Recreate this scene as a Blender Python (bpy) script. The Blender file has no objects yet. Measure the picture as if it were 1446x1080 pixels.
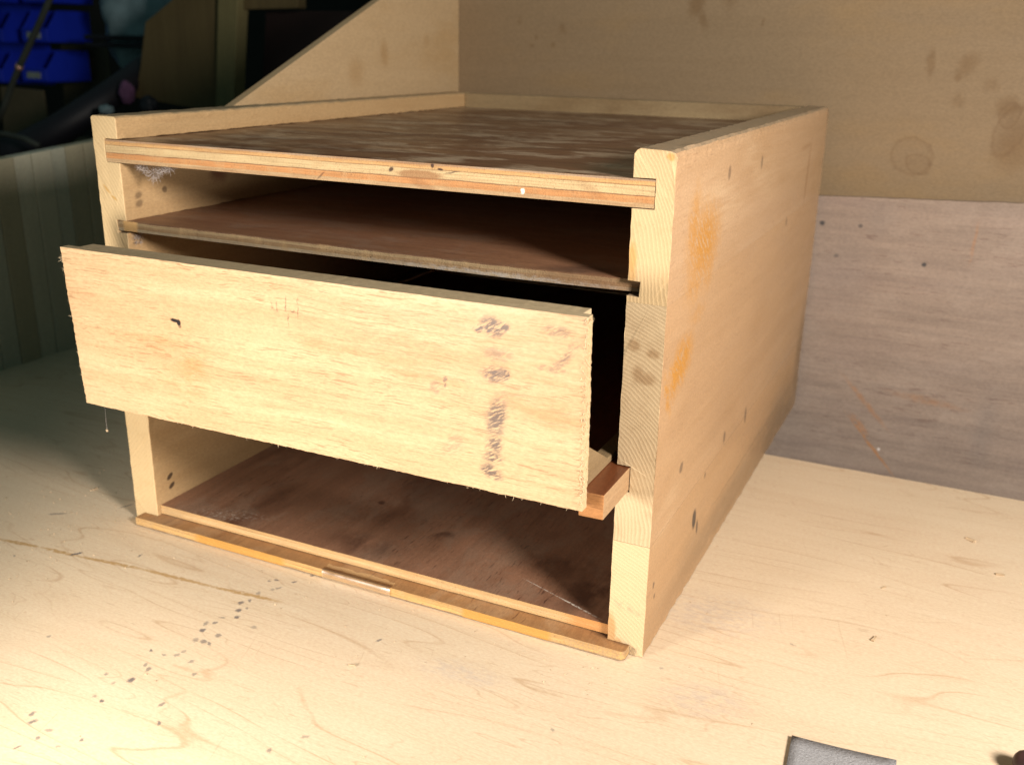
import bpy, bmesh, math, random
from mathutils import Vector, Matrix, noise as mnoise
random.seed(7)
S = bpy.context.scene
COL = S.collection

# ------------------------------------------------------------ camera
def cam_axes(yaw, pitch, roll):
    f = Vector((math.sin(yaw)*math.cos(pitch), math.cos(yaw)*math.cos(pitch), math.sin(pitch)))
    r0 = f.cross(Vector((0, 0, 1))).normalized(); u0 = r0.cross(f)
    r = math.cos(roll)*r0 + math.sin(roll)*u0
    u = -math.sin(roll)*r0 + math.cos(roll)*u0
    return r, u, f
cd = bpy.data.cameras.new('camera'); cam = bpy.data.objects.new('camera', cd); COL.objects.link(cam)
r_, u_, f_ = cam_axes(-.4364, -.3284, .0189)
CAMP = Vector((.4853, -.4398, .3081))
cam.matrix_world = Matrix(((r_.x, u_.x, -f_.x, CAMP.x), (r_.y, u_.y, -f_.y, CAMP.y), (r_.z, u_.z, -f_.z, CAMP.z), (0, 0, 0, 1)))
cd.sensor_width = 36; cd.lens = 1390.7/1446*36; cd.clip_start = .01; cd.clip_end = 50
cd.dof.use_dof = True; cd.dof.focus_distance = .50; cd.dof.aperture_fstop = 11.5
S.camera = cam

# ------------------------------------------------------------ world and lamps
w = bpy.data.worlds.new('World'); S.world = w; w.use_nodes = True
bg = w.node_tree.nodes['Background']; bg.inputs[0].default_value = (.48, .83, .80, 1); bg.inputs[1].default_value = .105
S.view_settings.view_transform = 'Standard'; S.view_settings.look = 'None'
S.view_settings.exposure = .12; S.view_settings.gamma = 1
def spot(name, loc, target, power, size, blend, radius, col):
    d = bpy.data.lights.new(name, 'SPOT'); d.energy = power; d.spot_size = math.radians(size); d.spot_blend = blend
    d.shadow_soft_size = radius; d.color = col
    o = bpy.data.objects.new(name, d); COL.objects.link(o); o.location = loc
    o.rotation_euler = (Vector(target)-Vector(loc)).to_track_quat('-Z', 'Y').to_euler()
    return o
WARM = (1, .90, .73)
spot('low_lamp', (.12, -.42, .13), (.165, -.03, .09), 9.4, 80, .6, .055, (1, .91, .80))
spot('side_lamp', (.89, -.33, .437), (.25, .10, .06), 41, 105, .7, .085, (1, .905, .81))

# ------------------------------------------------------------ node helpers
class NB:
    def __init__(s, name):
        s.m = bpy.data.materials.new(name); s.m.use_nodes = True; s.t = s.m.node_tree
        s.b = s.t.nodes['Principled BSDF']
        s.tc = s.t.nodes.new('ShaderNodeTexCoord').outputs['Object']
    def n(s, k, **kw):
        x = s.t.nodes.new('ShaderNode'+k)
        for a, v in kw.items(): setattr(x, a, v)
        return x
    def l(s, a, b):
        if hasattr(a, 'is_linked') or hasattr(a, 'links'): s.t.links.new(a, b)
        else: b.default_value = a
    def math(s, op, a, b=0., c=None, clamp=False):
        x = s.n('Math', operation=op, use_clamp=clamp); s.l(a, x.inputs[0]); s.l(b, x.inputs[1])
        if c is not None: s.l(c, x.inputs[2])
        return x.outputs[0]
    def vmath(s, op, a, b):
        x = s.n('VectorMath', operation=op); s.l(a, x.inputs[0]); s.l(b, x.inputs[1]); return x.outputs[0]
    def scale(s, v, k): return s.vmath('MULTIPLY', v, k)
    def noise(s, v, sc=1., det=3., rough=.55, dist=0., out=0):
        x = s.n('TexNoise'); s.l(v, x.inputs['Vector']); x.inputs['Scale'].default_value = sc
        x.inputs['Detail'].default_value = det; x.inputs['Roughness'].default_value = rough; x.inputs['Distortion'].default_value = dist
        return x.outputs[out]
    def mr(s, v, a, b, c=0., d=1., smooth=True):
        x = s.n('MapRange', interpolation_type='SMOOTHSTEP' if smooth else 'LINEAR')
        for i, q in enumerate((v, a, b, c, d)): s.l(q, x.inputs[i])
        return x.outputs[0]
    def mix(s, f, a, b, mode='MIX'):
        x = s.n('Mix', data_type='RGBA', blend_type=mode)
        s.l(f, x.inputs[0])
        for q, i in ((a, 6), (b, 7)):
            if isinstance(q, tuple): q = (*q, 1) if len(q) == 3 else q
            s.l(q, x.inputs[i])
        return x.outputs[2]
    def sep(s, v):
        x = s.n('SeparateXYZ'); s.l(v, x.inputs[0]); return x.outputs
    def stain(s, v, loc, rad, rot=(0, 0, 0), soft=.35):
        m = s.n('Mapping', vector_type='TEXTURE'); s.l(v, m.inputs[0])
        m.inputs[1].default_value = loc; m.inputs[2].default_value = rot; m.inputs[3].default_value = rad
        q = s.n('VectorMath', operation='LENGTH'); s.l(m.outputs[0], q.inputs[0])
        return s.mr(q.outputs['Value'], 1+soft, 1-soft)
    def stains(s, v, lst):
        out = None
        for e in lst:
            k = s.stain(v, e[0], e[1], e[2] if len(e) > 2 else (0, 0, 0), e[3] if len(e) > 3 else .35)
            if len(e) > 4: k = s.math('MULTIPLY', k, e[4])
            out = k if out is None else s.math('MAXIMUM', out, k)
        return out
    def wob(s, v, sc, amp):
        nn = s.noise(v, sc, 3, .6, out=1)
        return s.vmath('ADD', v, s.scale(s.vmath('SUBTRACT', nn, (.5, .5, .5)), (amp, amp, amp)))
    def bump(s, h, strength=.3, dist=.0005):
        x = s.n('Bump'); x.inputs['Strength'].default_value = strength; x.inputs['Distance'].default_value = dist
        s.l(h, x.inputs['Height']); s.l(x.outputs[0], s.b.inputs['Normal'])
    def done(s, col, rough=.6, spec=.4):
        s.l((*col, 1) if isinstance(col, tuple) else col, s.b.inputs['Base Color']); s.l(rough, s.b.inputs['Roughness'])
        s.b.inputs['Specular IOR Level'].default_value = spec
        return s.m
AX = {'x': (1, 0, 0), 'y': (0, 1, 0), 'z': (0, 0, 1)}
def along(ax, lo, hi):
    return tuple(lo if c == ax else hi for c in 'xyz')

def wood(name, base, dark, ax='x', streak=.5, pores=.5, pore_col=None, blotch=.3, blotch_col=None, rings=0., ring_col=None,
         ring_scale=(1.5, 9, 9), rough=.55, spec=.35, marks=(), dust=0., dust_col=(.42, .38, .32), bump=.25, off=(0, 0, 0), dustpatch=0., pore_len=70, pore_w=900, scratch=0., rings2=0., pore_lo=.60):
    N = NB(name); v = N.vmath('ADD', N.tc, off)
    wv = N.wob(v, 9, .012)
    st = N.noise(N.scale(wv, along(ax, 5, 110)), 1, 5, .62)
    st2 = N.noise(N.scale(v, along(ax, 14, 420)), 1, 3, .6)
    f = N.math('ADD', N.math('MULTIPLY', N.mr(st, .3, .72), .65), N.math('MULTIPLY', N.mr(st2, .3, .7), .35))
    c = N.mix(N.math('MULTIPLY', f, streak), base, dark)
    bl = N.mr(N.noise(N.scale(wv, along(ax, 7, 20)), 1, 4, .6), .48, .72)
    c = N.mix(N.math('MULTIPLY', bl, blotch), c, blotch_col or dark)
    if rings:
        h = N.noise(N.scale(v, ring_scale), 1, 2.5, .5)
        fr = N.math('FRACT', N.math('MULTIPLY', h, 26.))
        ln = N.mr(N.math('ABSOLUTE', N.math('SUBTRACT', fr, .5)), .055, .0)
        sh = N.mr(fr, .25, .5, 0., .22, False)
        sh = N.math('MULTIPLY', sh, N.mr(fr, .5, .56, 1., 0., False))
        fade = N.mr(N.noise(v, 14, 2), .35, .62)
        ln = N.math('MULTIPLY', N.math('MAXIMUM', ln, sh), fade)
        c = N.mix(N.math('MULTIPLY', ln, rings), c, ring_col or dark)
        if rings2:
            h2 = N.noise(N.scale(N.vmath('ADD', v, (3.3, 1.7, 0)), tuple(q*1.7 for q in ring_scale)), 1, 3, .5)
            l2 = N.mr(N.math('ABSOLUTE', N.math('SUBTRACT', N.math('FRACT', N.math('MULTIPLY', h2, 40.)), .5)), .07, .0)
            c = N.mix(N.math('MULTIPLY', N.math('MULTIPLY', l2, N.mr(N.noise(v, 9, 2), .45, .65)), rings2), c, ring_col or dark)
    if scratch:
        for q, (rz, dens) in enumerate(((.5, .9), (-.35, 1.1), (1.3, .8))):
            mp = N.n('Mapping', vector_type='POINT'); N.l(N.wob(v, 6, .02), mp.inputs[0]); mp.inputs[2].default_value = (0, 0, rz)
            sn = N.noise(N.scale(mp.outputs[0], (6+q*3, 330+60*q, 1)), 1, 1, .5)
            sk = N.math('MULTIPLY', N.mr(sn, .715, .745), N.mr(N.noise(v, 11+q*5, 2), .48, .62))
            c = N.mix(N.math('MULTIPLY', sk, scratch), c, ring_col or dark)
    po = N.noise(N.scale(wv, along(ax, pore_len, pore_w)), 1, 2, .5)
    pm = N.mr(po, pore_lo, pore_lo+.10)
    gate = N.mr(N.noise(N.scale(v, along(ax, 10, 45)), 1, 3, .6), .40-(.60-pore_lo)*2, .62)
    pm = N.math('MULTIPLY', pm, gate)
    c = N.mix(N.math('MULTIPLY', pm, pores), c, pore_col or dark)
    if dustpatch:
        dp = N.mr(N.noise(N.scale(N.wob(N.wob(v, 14, .05), 60, .012), along(ax, 20, 48)), 1, 5, .62), .45, .64)
        if dustpatch > .8:
            big = N.mr(N.noise(N.wob(v, 10, .05), 13, 4, .65), .30, .56, .35, 1.)
            fine = N.mr(N.noise(N.scale(N.wob(v, 40, .02), along(ax, 70, 260)), 1, 4, .65), .3, .62, .5, 1.)
            dp = N.math('MULTIPLY', N.math('MULTIPLY', dp, big), fine)
        c = N.mix(N.math('MULTIPLY', dp, dustpatch), c, dust_col)
    for mk in marks: c = mk(N, v, c)
    if dust:
        nz = N.sep(N.n('NewGeometry').outputs['Normal'])[2]
        dm = N.math('MULTIPLY', N.mr(nz, .5, .95), N.mr(N.noise(v, 120, 4, .65), .2, .7, .45, 1.))
        c = N.mix(N.math('MULTIPLY', dm, dust), c, dust_col)
    g = N.noise(v, 1500, 2, .6)
    g2 = N.noise(N.scale(v, along(ax, 380, 950)), 1, 3, .7)
    c = N.mix(.16, c, N.mix(N.mr(g2, .25, .75), (.12, .10, .10), (.88, .88, .88)), 'OVERLAY')
    hgt = N.math('SUBTRACT', N.math('ADD', N.math('MULTIPLY', st2, .6), N.math('MULTIPLY', N.noise(v, 260, 3), .5)), N.math('MULTIPLY', pm, .5))
    N.bump(hgt, bump, .0006)
    rg = N.mr(N.noise(N.scale(v, along(ax, 12, 50)), 1, 3), .3, .7, rough-.08, rough+.1, False)
    return N.done(c, rg, spec)

def mk_stain(col, lst, strength=1., wsc=160, wamp=.004, patchy=None):
    def f(N, v, c):
        wv = N.wob(v, wsc, wamp)
        k = N.stains(wv, lst)
        if patchy:
            sc, lo, hi = patchy[:3]; pv = v
            if len(patchy) > 3:
                mp = N.n('Mapping', vector_type='POINT'); N.l(v, mp.inputs[0]); mp.inputs[2].default_value = patchy[3]; pv = mp.outputs[0]
            k = N.math('MULTIPLY', k, N.mr(N.noise(N.scale(pv, sc), 1, 5, .65), lo, hi))
        return N.mix(N.math('MULTIPLY', k, strength), c, col)
    return f

def plyedge(name, zlo, zhi, bands, off=(0, 0, 0), marks=(), rough=.75, axis=2):
    N = NB(name); v = N.vmath('ADD', N.tc, off)
    zz = N.sep(N.wob(v, 60, .0010))[axis]
    t = N.mr(zz, zlo, zhi, 0, 1, False)
    r = N.n('ValToRGB'); N.l(t, r.inputs[0]); cr = r.color_ramp; cr.interpolation = 'LINEAR'
    while len(cr.elements) > 1: cr.elements.remove(cr.elements[-1])
    first = True
    for p0, p1, col in bands:
        for p in (p0+.012, p1-.012):
            if first: e = cr.elements[0]; e.position = p; first = False
            else: e = cr.elements.new(p)
            e.color = (*col, 1)
    c = r.outputs[0]
    s1 = N.noise(N.scale(v, (25, 300, 1400)), 1, 4, .6)
    c = N.mix(N.mr(s1, .35, .75, 0, .45), c, (.16, .08, .035))
    c = N.mix(N.mr(N.noise(v, 70, 4, .65), .45, .7, 0, .55), c, (.46, .31, .16))
    s2 = N.noise(N.scale(v, (900, 900, 900)), 1, 3, .65)
    c = N.mix(N.mr(s2, .55, .75, 0, .45), c, (.10, .05, .03))
    for mk in marks: c = mk(N, v, c)
    N.bump(N.math('ADD', s1, s2), .5, .0006)
    return N.done(c, rough, .25)

def endgrain(name, base, dark, cx, cz, freq, off=(0, 0, 0), marks=(), amt=.5):
    amt *= .48
    N = NB(name); v = N.vmath('ADD', N.tc, off)
    q = N.sep(N.wob(N.wob(v, 14, .012), 60, .0022))
    dx = N.math('SUBTRACT', q[0], cx); dz = N.math('SUBTRACT', q[2], cz)
    rr = N.math('SQRT', N.math('ADD', N.math('MULTIPLY', dx, dx), N.math('MULTIPLY', dz, dz)))
    fr = N.math('FRACT', N.math('MULTIPLY', rr, freq))
    ln = N.math('MULTIPLY', N.mr(fr, .15, .75), N.mr(fr, .80, .98, 1., 0.))
    fade = N.mr(N.noise(v, 45, 3), .3, .65, .25, 1.)
    c = N.mix(N.math('MULTIPLY', N.math('MULTIPLY', ln, fade), amt), base, dark)
    c = N.mix(N.mr(N.noise(v, 90, 4, .65), .5, .75, 0, .35), c, dark)
    g = N.noise(v, 1100, 3, .65)
    c = N.mix(N.mr(g, .55, .75, 0, .3), c, (.22, .13, .06))
    for mk in marks: c = mk(N, v, c)
    N.bump(N.math('ADD', N.math('MULTIPLY', g, .7), N.math('MULTIPLY', ln, .4)), .35, .0005)
    return N.done(c, .7, .25)

def plain(name, col, rough=.6, var=.3, sc=25, spec=.4, metal=0, bump=.2):
    N = NB(name)
    n1 = N.noise(N.tc, sc, 5, .6); n2 = N.noise(N.tc, sc*9, 3, .6)
    c = N.mix(N.math('MULTIPLY', N.mr(n1, .35, .7), var), col, tuple(x*.35 for x in col))
    c = N.mix(N.mr(n2, .55, .8, 0, var*.5), c, tuple(min(1, x*1.6+.01) for x in col))
    N.bump(N.math('ADD', n1, N.math('MULTIPLY', n2, .3)), bump, .002)
    N.b.inputs['Metallic'].default_value = metal
    return N.done(c, rough, spec)

# ------------------------------------------------------------ mesh helpers
def link(name, bm, mats, parent=None, smooth=False, bevel=0., seg=2, ang=40):
    me = bpy.data.meshes.new(name)
    bmesh.ops.recalc_face_normals(bm, faces=bm.faces[:])
    bm.to_mesh(me); bm.free()
    for m in (mats if isinstance(mats, (list, tuple)) else [mats]): me.materials.append(m)
    o = bpy.data.objects.new(name, me); COL.objects.link(o)
    if parent: o.parent = parent
    if smooth:
        for p in me.polygons: p.use_smooth = True
    if bevel:
        b = o.modifiers.new('bevel', 'BEVEL'); b.width = bevel; b.segments = seg; b.limit_method = 'ANGLE'; b.angle_limit = math.radians(ang)
        b.harden_normals = False
    return o
def tag(o, label=None, cat=None, group=None, kind=None):
    for k, v in (('label', label), ('category', cat), ('group', group), ('kind', kind)):
        if v: o[k] = v
    return o
def empty(name, loc, rot=(0, 0, 0)):
    o = bpy.data.objects.new(name, None); COL.objects.link(o); o.location = loc; o.rotation_euler = rot; o.empty_display_size = .02
    return o
def add_box(bm, x0, x1, y0, y1, z0, z1, mi=0):
    vs = [bm.verts.new((x, y, z)) for z in (z0, z1) for y in (y0, y1) for x in (x0, x1)]
    for q in ((0, 2, 3, 1), (4, 5, 7, 6), (0, 1, 5, 4), (2, 6, 7, 3), (0, 4, 6, 2), (1, 3, 7, 5)):
        bm.faces.new([vs[i] for i in q]).material_index = mi
    return vs
def prism(bm, pts, axis, a, b, fn=None):
    """extrude a closed outline (two coordinates) along axis from a to b"""
    def mk(p, t):
        c = {'x': (t, p[0], p[1]), 'y': (p[0], t, p[1]), 'z': (p[0], p[1], t)}[axis]
        return bm.verts.new(fn(*c) if fn else c)
    A = [mk(p, a) for p in pts]; B = [mk(p, b) for p in pts]; n = len(pts)
    bm.faces.new(A[::-1]); bm.faces.new(B)
    for i in range(n): bm.faces.new((A[i], A[(i+1) % n], B[(i+1) % n], B[i]))
def jag(pts, steps, amps, seed=0):
    """subdivide the outline; amps[i] = roughness of edge i, steps[i] = piece length (0 = leave straight)"""
    R = random.Random(seed); out = []; n = len(pts)
    for i in range(n):
        p, q = Vector(pts[i]), Vector(pts[(i+1) % n]); out.append(tuple(p))
        if steps[i]:
            d = q-p; L = d.length; k = max(1, int(L/steps[i])); nn = Vector((-d.y, d.x)).normalized()
            for j in range(1, k):
                t = (j+R.uniform(-.3, .3))/k
                slow = mnoise.noise(Vector((t*L*60, seed*3.1, i*7.7)))
                out.append(tuple(p+d*t+nn*amps[i]*(R.uniform(-.7, .7)+slow)))
    return out
def split_mats(o, rules):
    """rules: list of (test(normal, centre), slot)"""
    for p in o.data.polygons:
        for t, s in rules:
            if t(p.normal, p.center): p.material_index = s; break
def hair(bm, p, d, length, rad, curl=.5, seg=4, R=random):
    d = Vector(d).normalized(); p = Vector(p); pts = [p.copy()]
    side = Vector((R.uniform(-1, 1), R.uniform(-1, 1), R.uniform(-1, 1)))
    for i in range(seg):
        d = (d+side*curl/seg+Vector((R.uniform(-1, 1), R.uniform(-1, 1), R.uniform(-1, 1)))*curl*.4/seg).normalized()
        p = p+d*length/seg; pts.append(p.copy())
    prev = None
    for i, q in enumerate(pts):
        t = (pts[min(i+1, seg)]-pts[max(i-1, 0)]).normalized()
        a = t.orthogonal().normalized(); b = t.cross(a); rr = rad*(1-.75*i/seg)
        ring = [bm.verts.new(q+(a*math.cos(k*2.094)+b*math.sin(k*2.094))*rr) for k in range(3)]
        if prev:
            for k in range(3): bm.faces.new((prev[k], prev[(k+1) % 3], ring[(k+1) % 3], ring[k]))
        prev = ring
def tube(bm, pts, rad, n=10):
    prev = None; P = [Vector(p) for p in pts]
    for i, q in enumerate(P):
        t = (P[min(i+1, len(P)-1)]-P[max(i-1, 0)]).normalized()
        a = t.cross(Vector((0.1, .2, 1))).normalized(); b = t.cross(a); rr = rad[i] if isinstance(rad, (list, tuple)) else rad
        ring = [bm.verts.new(q+(a*math.cos(k*2*math.pi/n)+b*math.sin(k*2*math.pi/n))*rr) for k in range(n)]
        if prev:
            for k in range(n): bm.faces.new((prev[k], prev[(k+1) % n], ring[(k+1) % n], ring[k]))
        else: bm.faces.new(ring[::-1])
        prev = ring
    bm.faces.new(prev)
BIG = 10.
def worn_prism(bm, pts, y0, y1, step, seed, wear=.00022, flat=()):
    '''profile (x, z) extruded along y in short steps, its corners knocked about a little'''
    R = random.Random(seed); P = []; n = len(pts)
    for i in range(n):
        p, q = Vector(pts[i]), Vector(pts[(i+1) % n]); L = (q-p).length; P.append((p, True))
        if L > .012:
            k = int(L/.004)
            for j in range(1, k): P.append((p.lerp(q, j/k), False))
    m = int((y1-y0)/step); rings = []
    for r in range(m+1):
        y = y0+(y1-y0)*r/m; row = []
        for i, (p, corner) in enumerate(P):
            d = Vector((0, 0, 0)); fl = any(abs(p.y-f) < .0006 for f in flat)
            if not fl and (corner or r in (0, m)):
                w = wear*(1+2.2*max(0, mnoise.noise(Vector((y*45, i*5.3, seed)))))
                d = Vector((R.uniform(-1, 1), R.uniform(-.2, 1) if r == 0 else 0, R.uniform(-1, 1)))*w
                if not corner: d.x *= .6; d.z = 0
            row.append(bm.verts.new((p.x+d.x, y+d.y, p.y+d.z)))
        rings.append(row)
    N_ = len(P)
    bm.faces.new(rings[0][::-1]); bm.faces.new(rings[-1])
    for a, b in zip(rings, rings[1:]):
        for i in range(N_): bm.faces.new((a[i], a[(i+1) % N_], b[(i+1) % N_], b[i]))
    wl = bm.edges.layers.float.new('bevel_weight_edge'); cs = set()
    for r in rings:
        for i, (p, c) in enumerate(P):
            if c: cs.add(r[i])
    ends = set(rings[0])|set(rings[-1])
    for e in bm.edges:
        a, b = e.verts
        long_ = a in cs and b in cs and abs(a.co.y-b.co.y) > step*.5
        ring_ = (a in ends and b in ends and abs(a.co.y-b.co.y) < step*.5)
        j = any(abs(v.co.z-f) < .0006 for v in (a, b) for f in flat)
        e[wl] = 1. if (long_ or ring_) and not j else 0.

# ------------------------------------------------------------ materials
specks = [(0.152,-0.009),(0.136,-0.023),(0.133,-0.026),(0.136,-0.04),(0.134,-0.053),(0.137,-0.049),(0.141,-0.056),(0.138,-0.06),(0.142,-0.066),(0.135,-0.07),(0.131,-0.079),(0.135,-0.076),(0.134,-0.085),(0.137,-0.094),(0.142,-0.093),(0.146,-0.093),(0.123,-0.112),(0.132,-0.112),(0.139,-0.105),(0.13,-0.123),(0.133,-0.136),(0.127,-0.142),(0.127,-0.154),(0.133,-0.155),(0.161,-0.144),(0.111,-0.177),(0.116,-0.181),(0.128,-0.188),(0.125,-0.197),(0.141,-0.188),(0.229,-0.147),(0.157,-0.07),(0.145,-0.085),(0.149,-0.11),(0.158,-0.118),(0.041,-0.038),(-0.028,-0.074),(0.064,-0.127),(0.118,-0.138),(0.226,-0.049),(0.238,-0.132),(0.17,-0.155),(0.147,-0.18),(0.128,-0.182),(0.143,-0.03),(0.141,-0.033),(0.147,-0.02),(0.138,-0.109),(0.134,-0.125),
          (.372,-.004),(.34,-.075),(.43,.05)]
R0 = random.Random(3)
spk = [((x, y, 0), (R0.uniform(.0008, .0022), R0.uniform(.0007, .0016), BIG), (0, 0, R0.uniform(0, 3)), .45, R0.uniform(.45, .95) if x < .26 else .45) for x, y in specks]
spk += [((.004, -.0545, 0), (.0036, .0011, BIG), (0, 0, 1.0), .3, 1.), ((-.052, -.02, 0), (.006, .0012, BIG), (0, 0, .6), .4, .6), ((-.02, .01, 0), (.005, .001, BIG), (0, 0, 1.2), .4, .6)]
glue = []
for (x0, y0), (x1, y1) in zip([(-.12, -.071), (-.052, -.0624), (-.0213, -.0584), (.0073, -.0561), (.0544, -.0499), (.1071, -.0466)], [(-.055, -.063), (-.024, -.0588), (.0073, -.0561), (.0544, -.0499), (.1071, -.0466), (.1507, -.0421)]):
    L = math.hypot(x1-x0, y1-y0)
    glue.append((((x0+x1)/2, (y0+y1)/2, 0), (L*.54, .0015, BIG), (0, 0, math.atan2(y1-y0, x1-x0)), .4))
M_BENCH = wood('maple_ply', (.70, .57, .41), (.59, .45, .29), 'x', streak=.35, pores=.25, pore_col=(.36, .23, .12), blotch=.35, blotch_col=(.62, .46, .31),
               rings=.55, ring_col=(.46, .30, .17), ring_scale=(1.3, 9, 1), scratch=.22, rings2=.4, rough=.42, spec=.35, bump=.08,
               marks=[mk_stain((.42, .25, .09), glue, .8, 300, .003, ((260, 260, 260), .32, .48)),
                      mk_stain((.12, .11, .12), spk, .9, 600, .0030),
                      mk_stain((.40, .36, .36), [((.40, -.02, 0), (.02, .012, BIG), (0, 0, .3), .7), ((.385, .06, 0), (.03, .02, BIG), (0, 0, .3), .8), ((.28, -.055, 0), (.02, .009, BIG), (0, 0, .1), .7)], .35, 90, .01, ((120, 260, 1), .35, .65))])
pm = [(( .2954, 0, .1426), (.0045, BIG, .010), (0, .25, 0), .6), ((.294, 0, .128), (.004, BIG, .004), (0, 0, 0), .6), ((.2925, 0, .1135), (.0055, BIG, .0035), (0, .4, 0), .5), ((.2935, 0, .121), (.0045, BIG, .0025), (0, 0, 0), .6),
      ((.2935, 0, .1868), (.0055, BIG, .0045), (0, .5, 0), .5), ((.286, 0, .185), (.003, BIG, .0015), (0, -.2, 0), .5), ((.299, 0, .188), (.0025, BIG, .0025), (0, 0, 0), .5), ((.2945, 0, .164), (.006, BIG, .0035), (0, -.1, 0), .7), ((.300, 0, .1645), (.0022, BIG, .002), (0, 0, 0), .3),
      ((.2955, 0, .174), (.007, BIG, .003), (0, 0, 0), .8, .5), ((.325, 0, .189), (.006, BIG, .0025), (0, 0, 0), .7, .6), ((.33, 0, .178), (.009, BIG, .002), (0, -.9, 0), .7, .7), ((.323, 0, .171), (.007, BIG, .0012), (0, 0, 0), .6, .5), ((.262, 0, .152), (.0035, BIG, .0025), (0, -.5, 0), .6, .5), ((.268, 0, .1555), (.0012, BIG, .0025), (0, 0, 0), .4, .7),
      ((.272, 0, .124), (.004, BIG, .0065), (0, .7, 0), .7, .35)]
OFFD = (.18, -.048, .0948)
M_FRONT = wood('drawer_ply_face', (.58, .42, .25), (.44, .285, .15), 'x', streak=.85, pore_lo=.555, pores=.62, pore_col=(.27, .14, .065), blotch=.7, blotch_col=(.50, .30, .16), pore_len=60, pore_w=1400,
               rough=.5, spec=.35, bump=.22, off=OFFD,
               marks=[mk_stain((.45, .25, .12), [((.25, 0, .160), (.035, BIG, .006), (0, .12, 0), .7), ((.205, 0, .163), (.03, BIG, .004), (0, .1, 0), .7), ((.32, 0, .150), (.03, BIG, .006), (0, .15, 0), .6), ((.27, 0, .176), (.085, BIG, .018), (0, .05, 0), .8, .8)], .7, 50, .012, ((50, 50, 420), .28, .6)),
                      mk_stain((.45, .22, .08), [((.1095, 0, .138), (.012, BIG, .008), (0, -.6, 0), .8), ((.10, 0, .126), (.02, BIG, .008), (0, 0, 0), .9, .5), ((.085, 0, .15), (.02, BIG, .006), (0, 0, 0), .9, .5)], .55, 70, .01, ((90, 90, 260), .35, .6)),
                      mk_stain((.11, .08, .075), pm, .9, 240, .006, ((170, 170, 900), .40, .54, (0, .55, 0))),
                      mk_stain((.06, .03, .02), [((.1675, 0, .181), (.0007, BIG, .002), (0, 0, 0), .4), ((.171, 0, .1805), (.0007, BIG, .003), (0, 0, 0), .4), ((.1765, 0, .183), (.0006, BIG, .004), (0, .1, 0), .4), ((.1775, 0, .1745), (.0005, BIG, .003), (0, 0, 0), .4), ((.184, 0, .182), (.0005, BIG, .005), (0, .1, 0), .4), ((.1805, 0, .1795), (.002, BIG, .0004), (0, 0, 0), .4)], .55, 300, .004, ((400, 400, 400), .35, .6)),
                      mk_stain((.02, .015, .015), [((.1005, 0, .164), (.0032, BIG, .0011), (0, .1, 0), .3), ((.103, 0, .1632), (.0015, BIG, .0018), (0, 0, 0), .3), ((.1035, 0, .161), (.0012, BIG, .0008), (0, 0, 0), .3, .6)], 1., 500, .001)])
M_GREYEDGE = wood('grey_ply_edge', (.47, .38, .24), (.36, .27, .16), 'x', streak=.6, pores=.4, blotch=.3, rough=.8, spec=.2, bump=.3)
M_PALE = wood('pale_ply_edge', (.55, .42, .25), (.40, .28, .15), 'z', streak=.5, pores=.4, rough=.8, spec=.2, bump=.4)
side_orange = mk_stain((.43, .20, .035), [((.36, .062, .213), (BIG, .026, .017), (0, 0, 0), .8), ((.36, .040, .222), (BIG, .010, .018), (0, 0, 0), .8, .8), ((.36, .075, .205), (BIG, .010, .016), (0, 0, 0), .7, .7), ((.36, .05, .198), (BIG, .016, .012), (0, 0, 0), .8, .6),
                      ((.36, .034, .156), (BIG, .018, .011), (.3, 0, 0), .6), ((.36, .022, .150), (BIG, .006, .010), (.4, 0, 0), .6), ((.36, .012, .145), (BIG, .003, .012), (.5, 0, 0), .6, .8), ((.36, .06, .176), (BIG, .014, .004), (0, 0, 0), .7, .35)], .95, 140, .012, ((300, 110, 560), .38, .50, (.7, 0, 0)))
side_black = mk_stain((.03, .025, .025), [((.36, .0911, .0416), (BIG, .0042, .0065), (.2, 0, 0), .3), ((.36, .100, .0325), (BIG, .0022, .005), (.2, 0, 0), .3, .8), ((.36, .0509, .0911), (BIG, .0035, .003), (.3, 0, 0), .3, .6), ((.36, .05, .0915), (BIG, .0018, .0015), (0, 0, 0), .3, 0.),
                      ((.36, .218, .066), (BIG, .003, .006), (.2, 0, 0), .4, .6), ((.36, .155, .072), (BIG, .003, .004), (.2, 0, 0), .4, .6), ((.36, .11, .063), (BIG, .0018, .002), (.2, 0, 0), .4, .6), ((.36, .012, .038), (BIG, .0016, .002), (0, 0, 0), .3, .7), ((.36, .015, .03), (BIG, .0012, .0016), (0, 0, 0), .3, .7), ((.36, .105, .245), (BIG, .003, .004), (0, 0, 0), .4, .5), ((.36, .19, .243), (BIG, .003, .004), (0, 0, 0), .4, .5), ((.36, .30, .19), (BIG, .003, .003), (0, 0, 0), .4, .5)], .9, 400, .0015)
side_dent = mk_stain((.25, .13, .06), [((.36, .372, .218), (BIG, .0035, .022), (-.1, 0, 0), .5), ((.36, .355, .240), (BIG, .02, .0015), (0, 0, 0), .6, .6)], .6, 100, .002)
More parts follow.
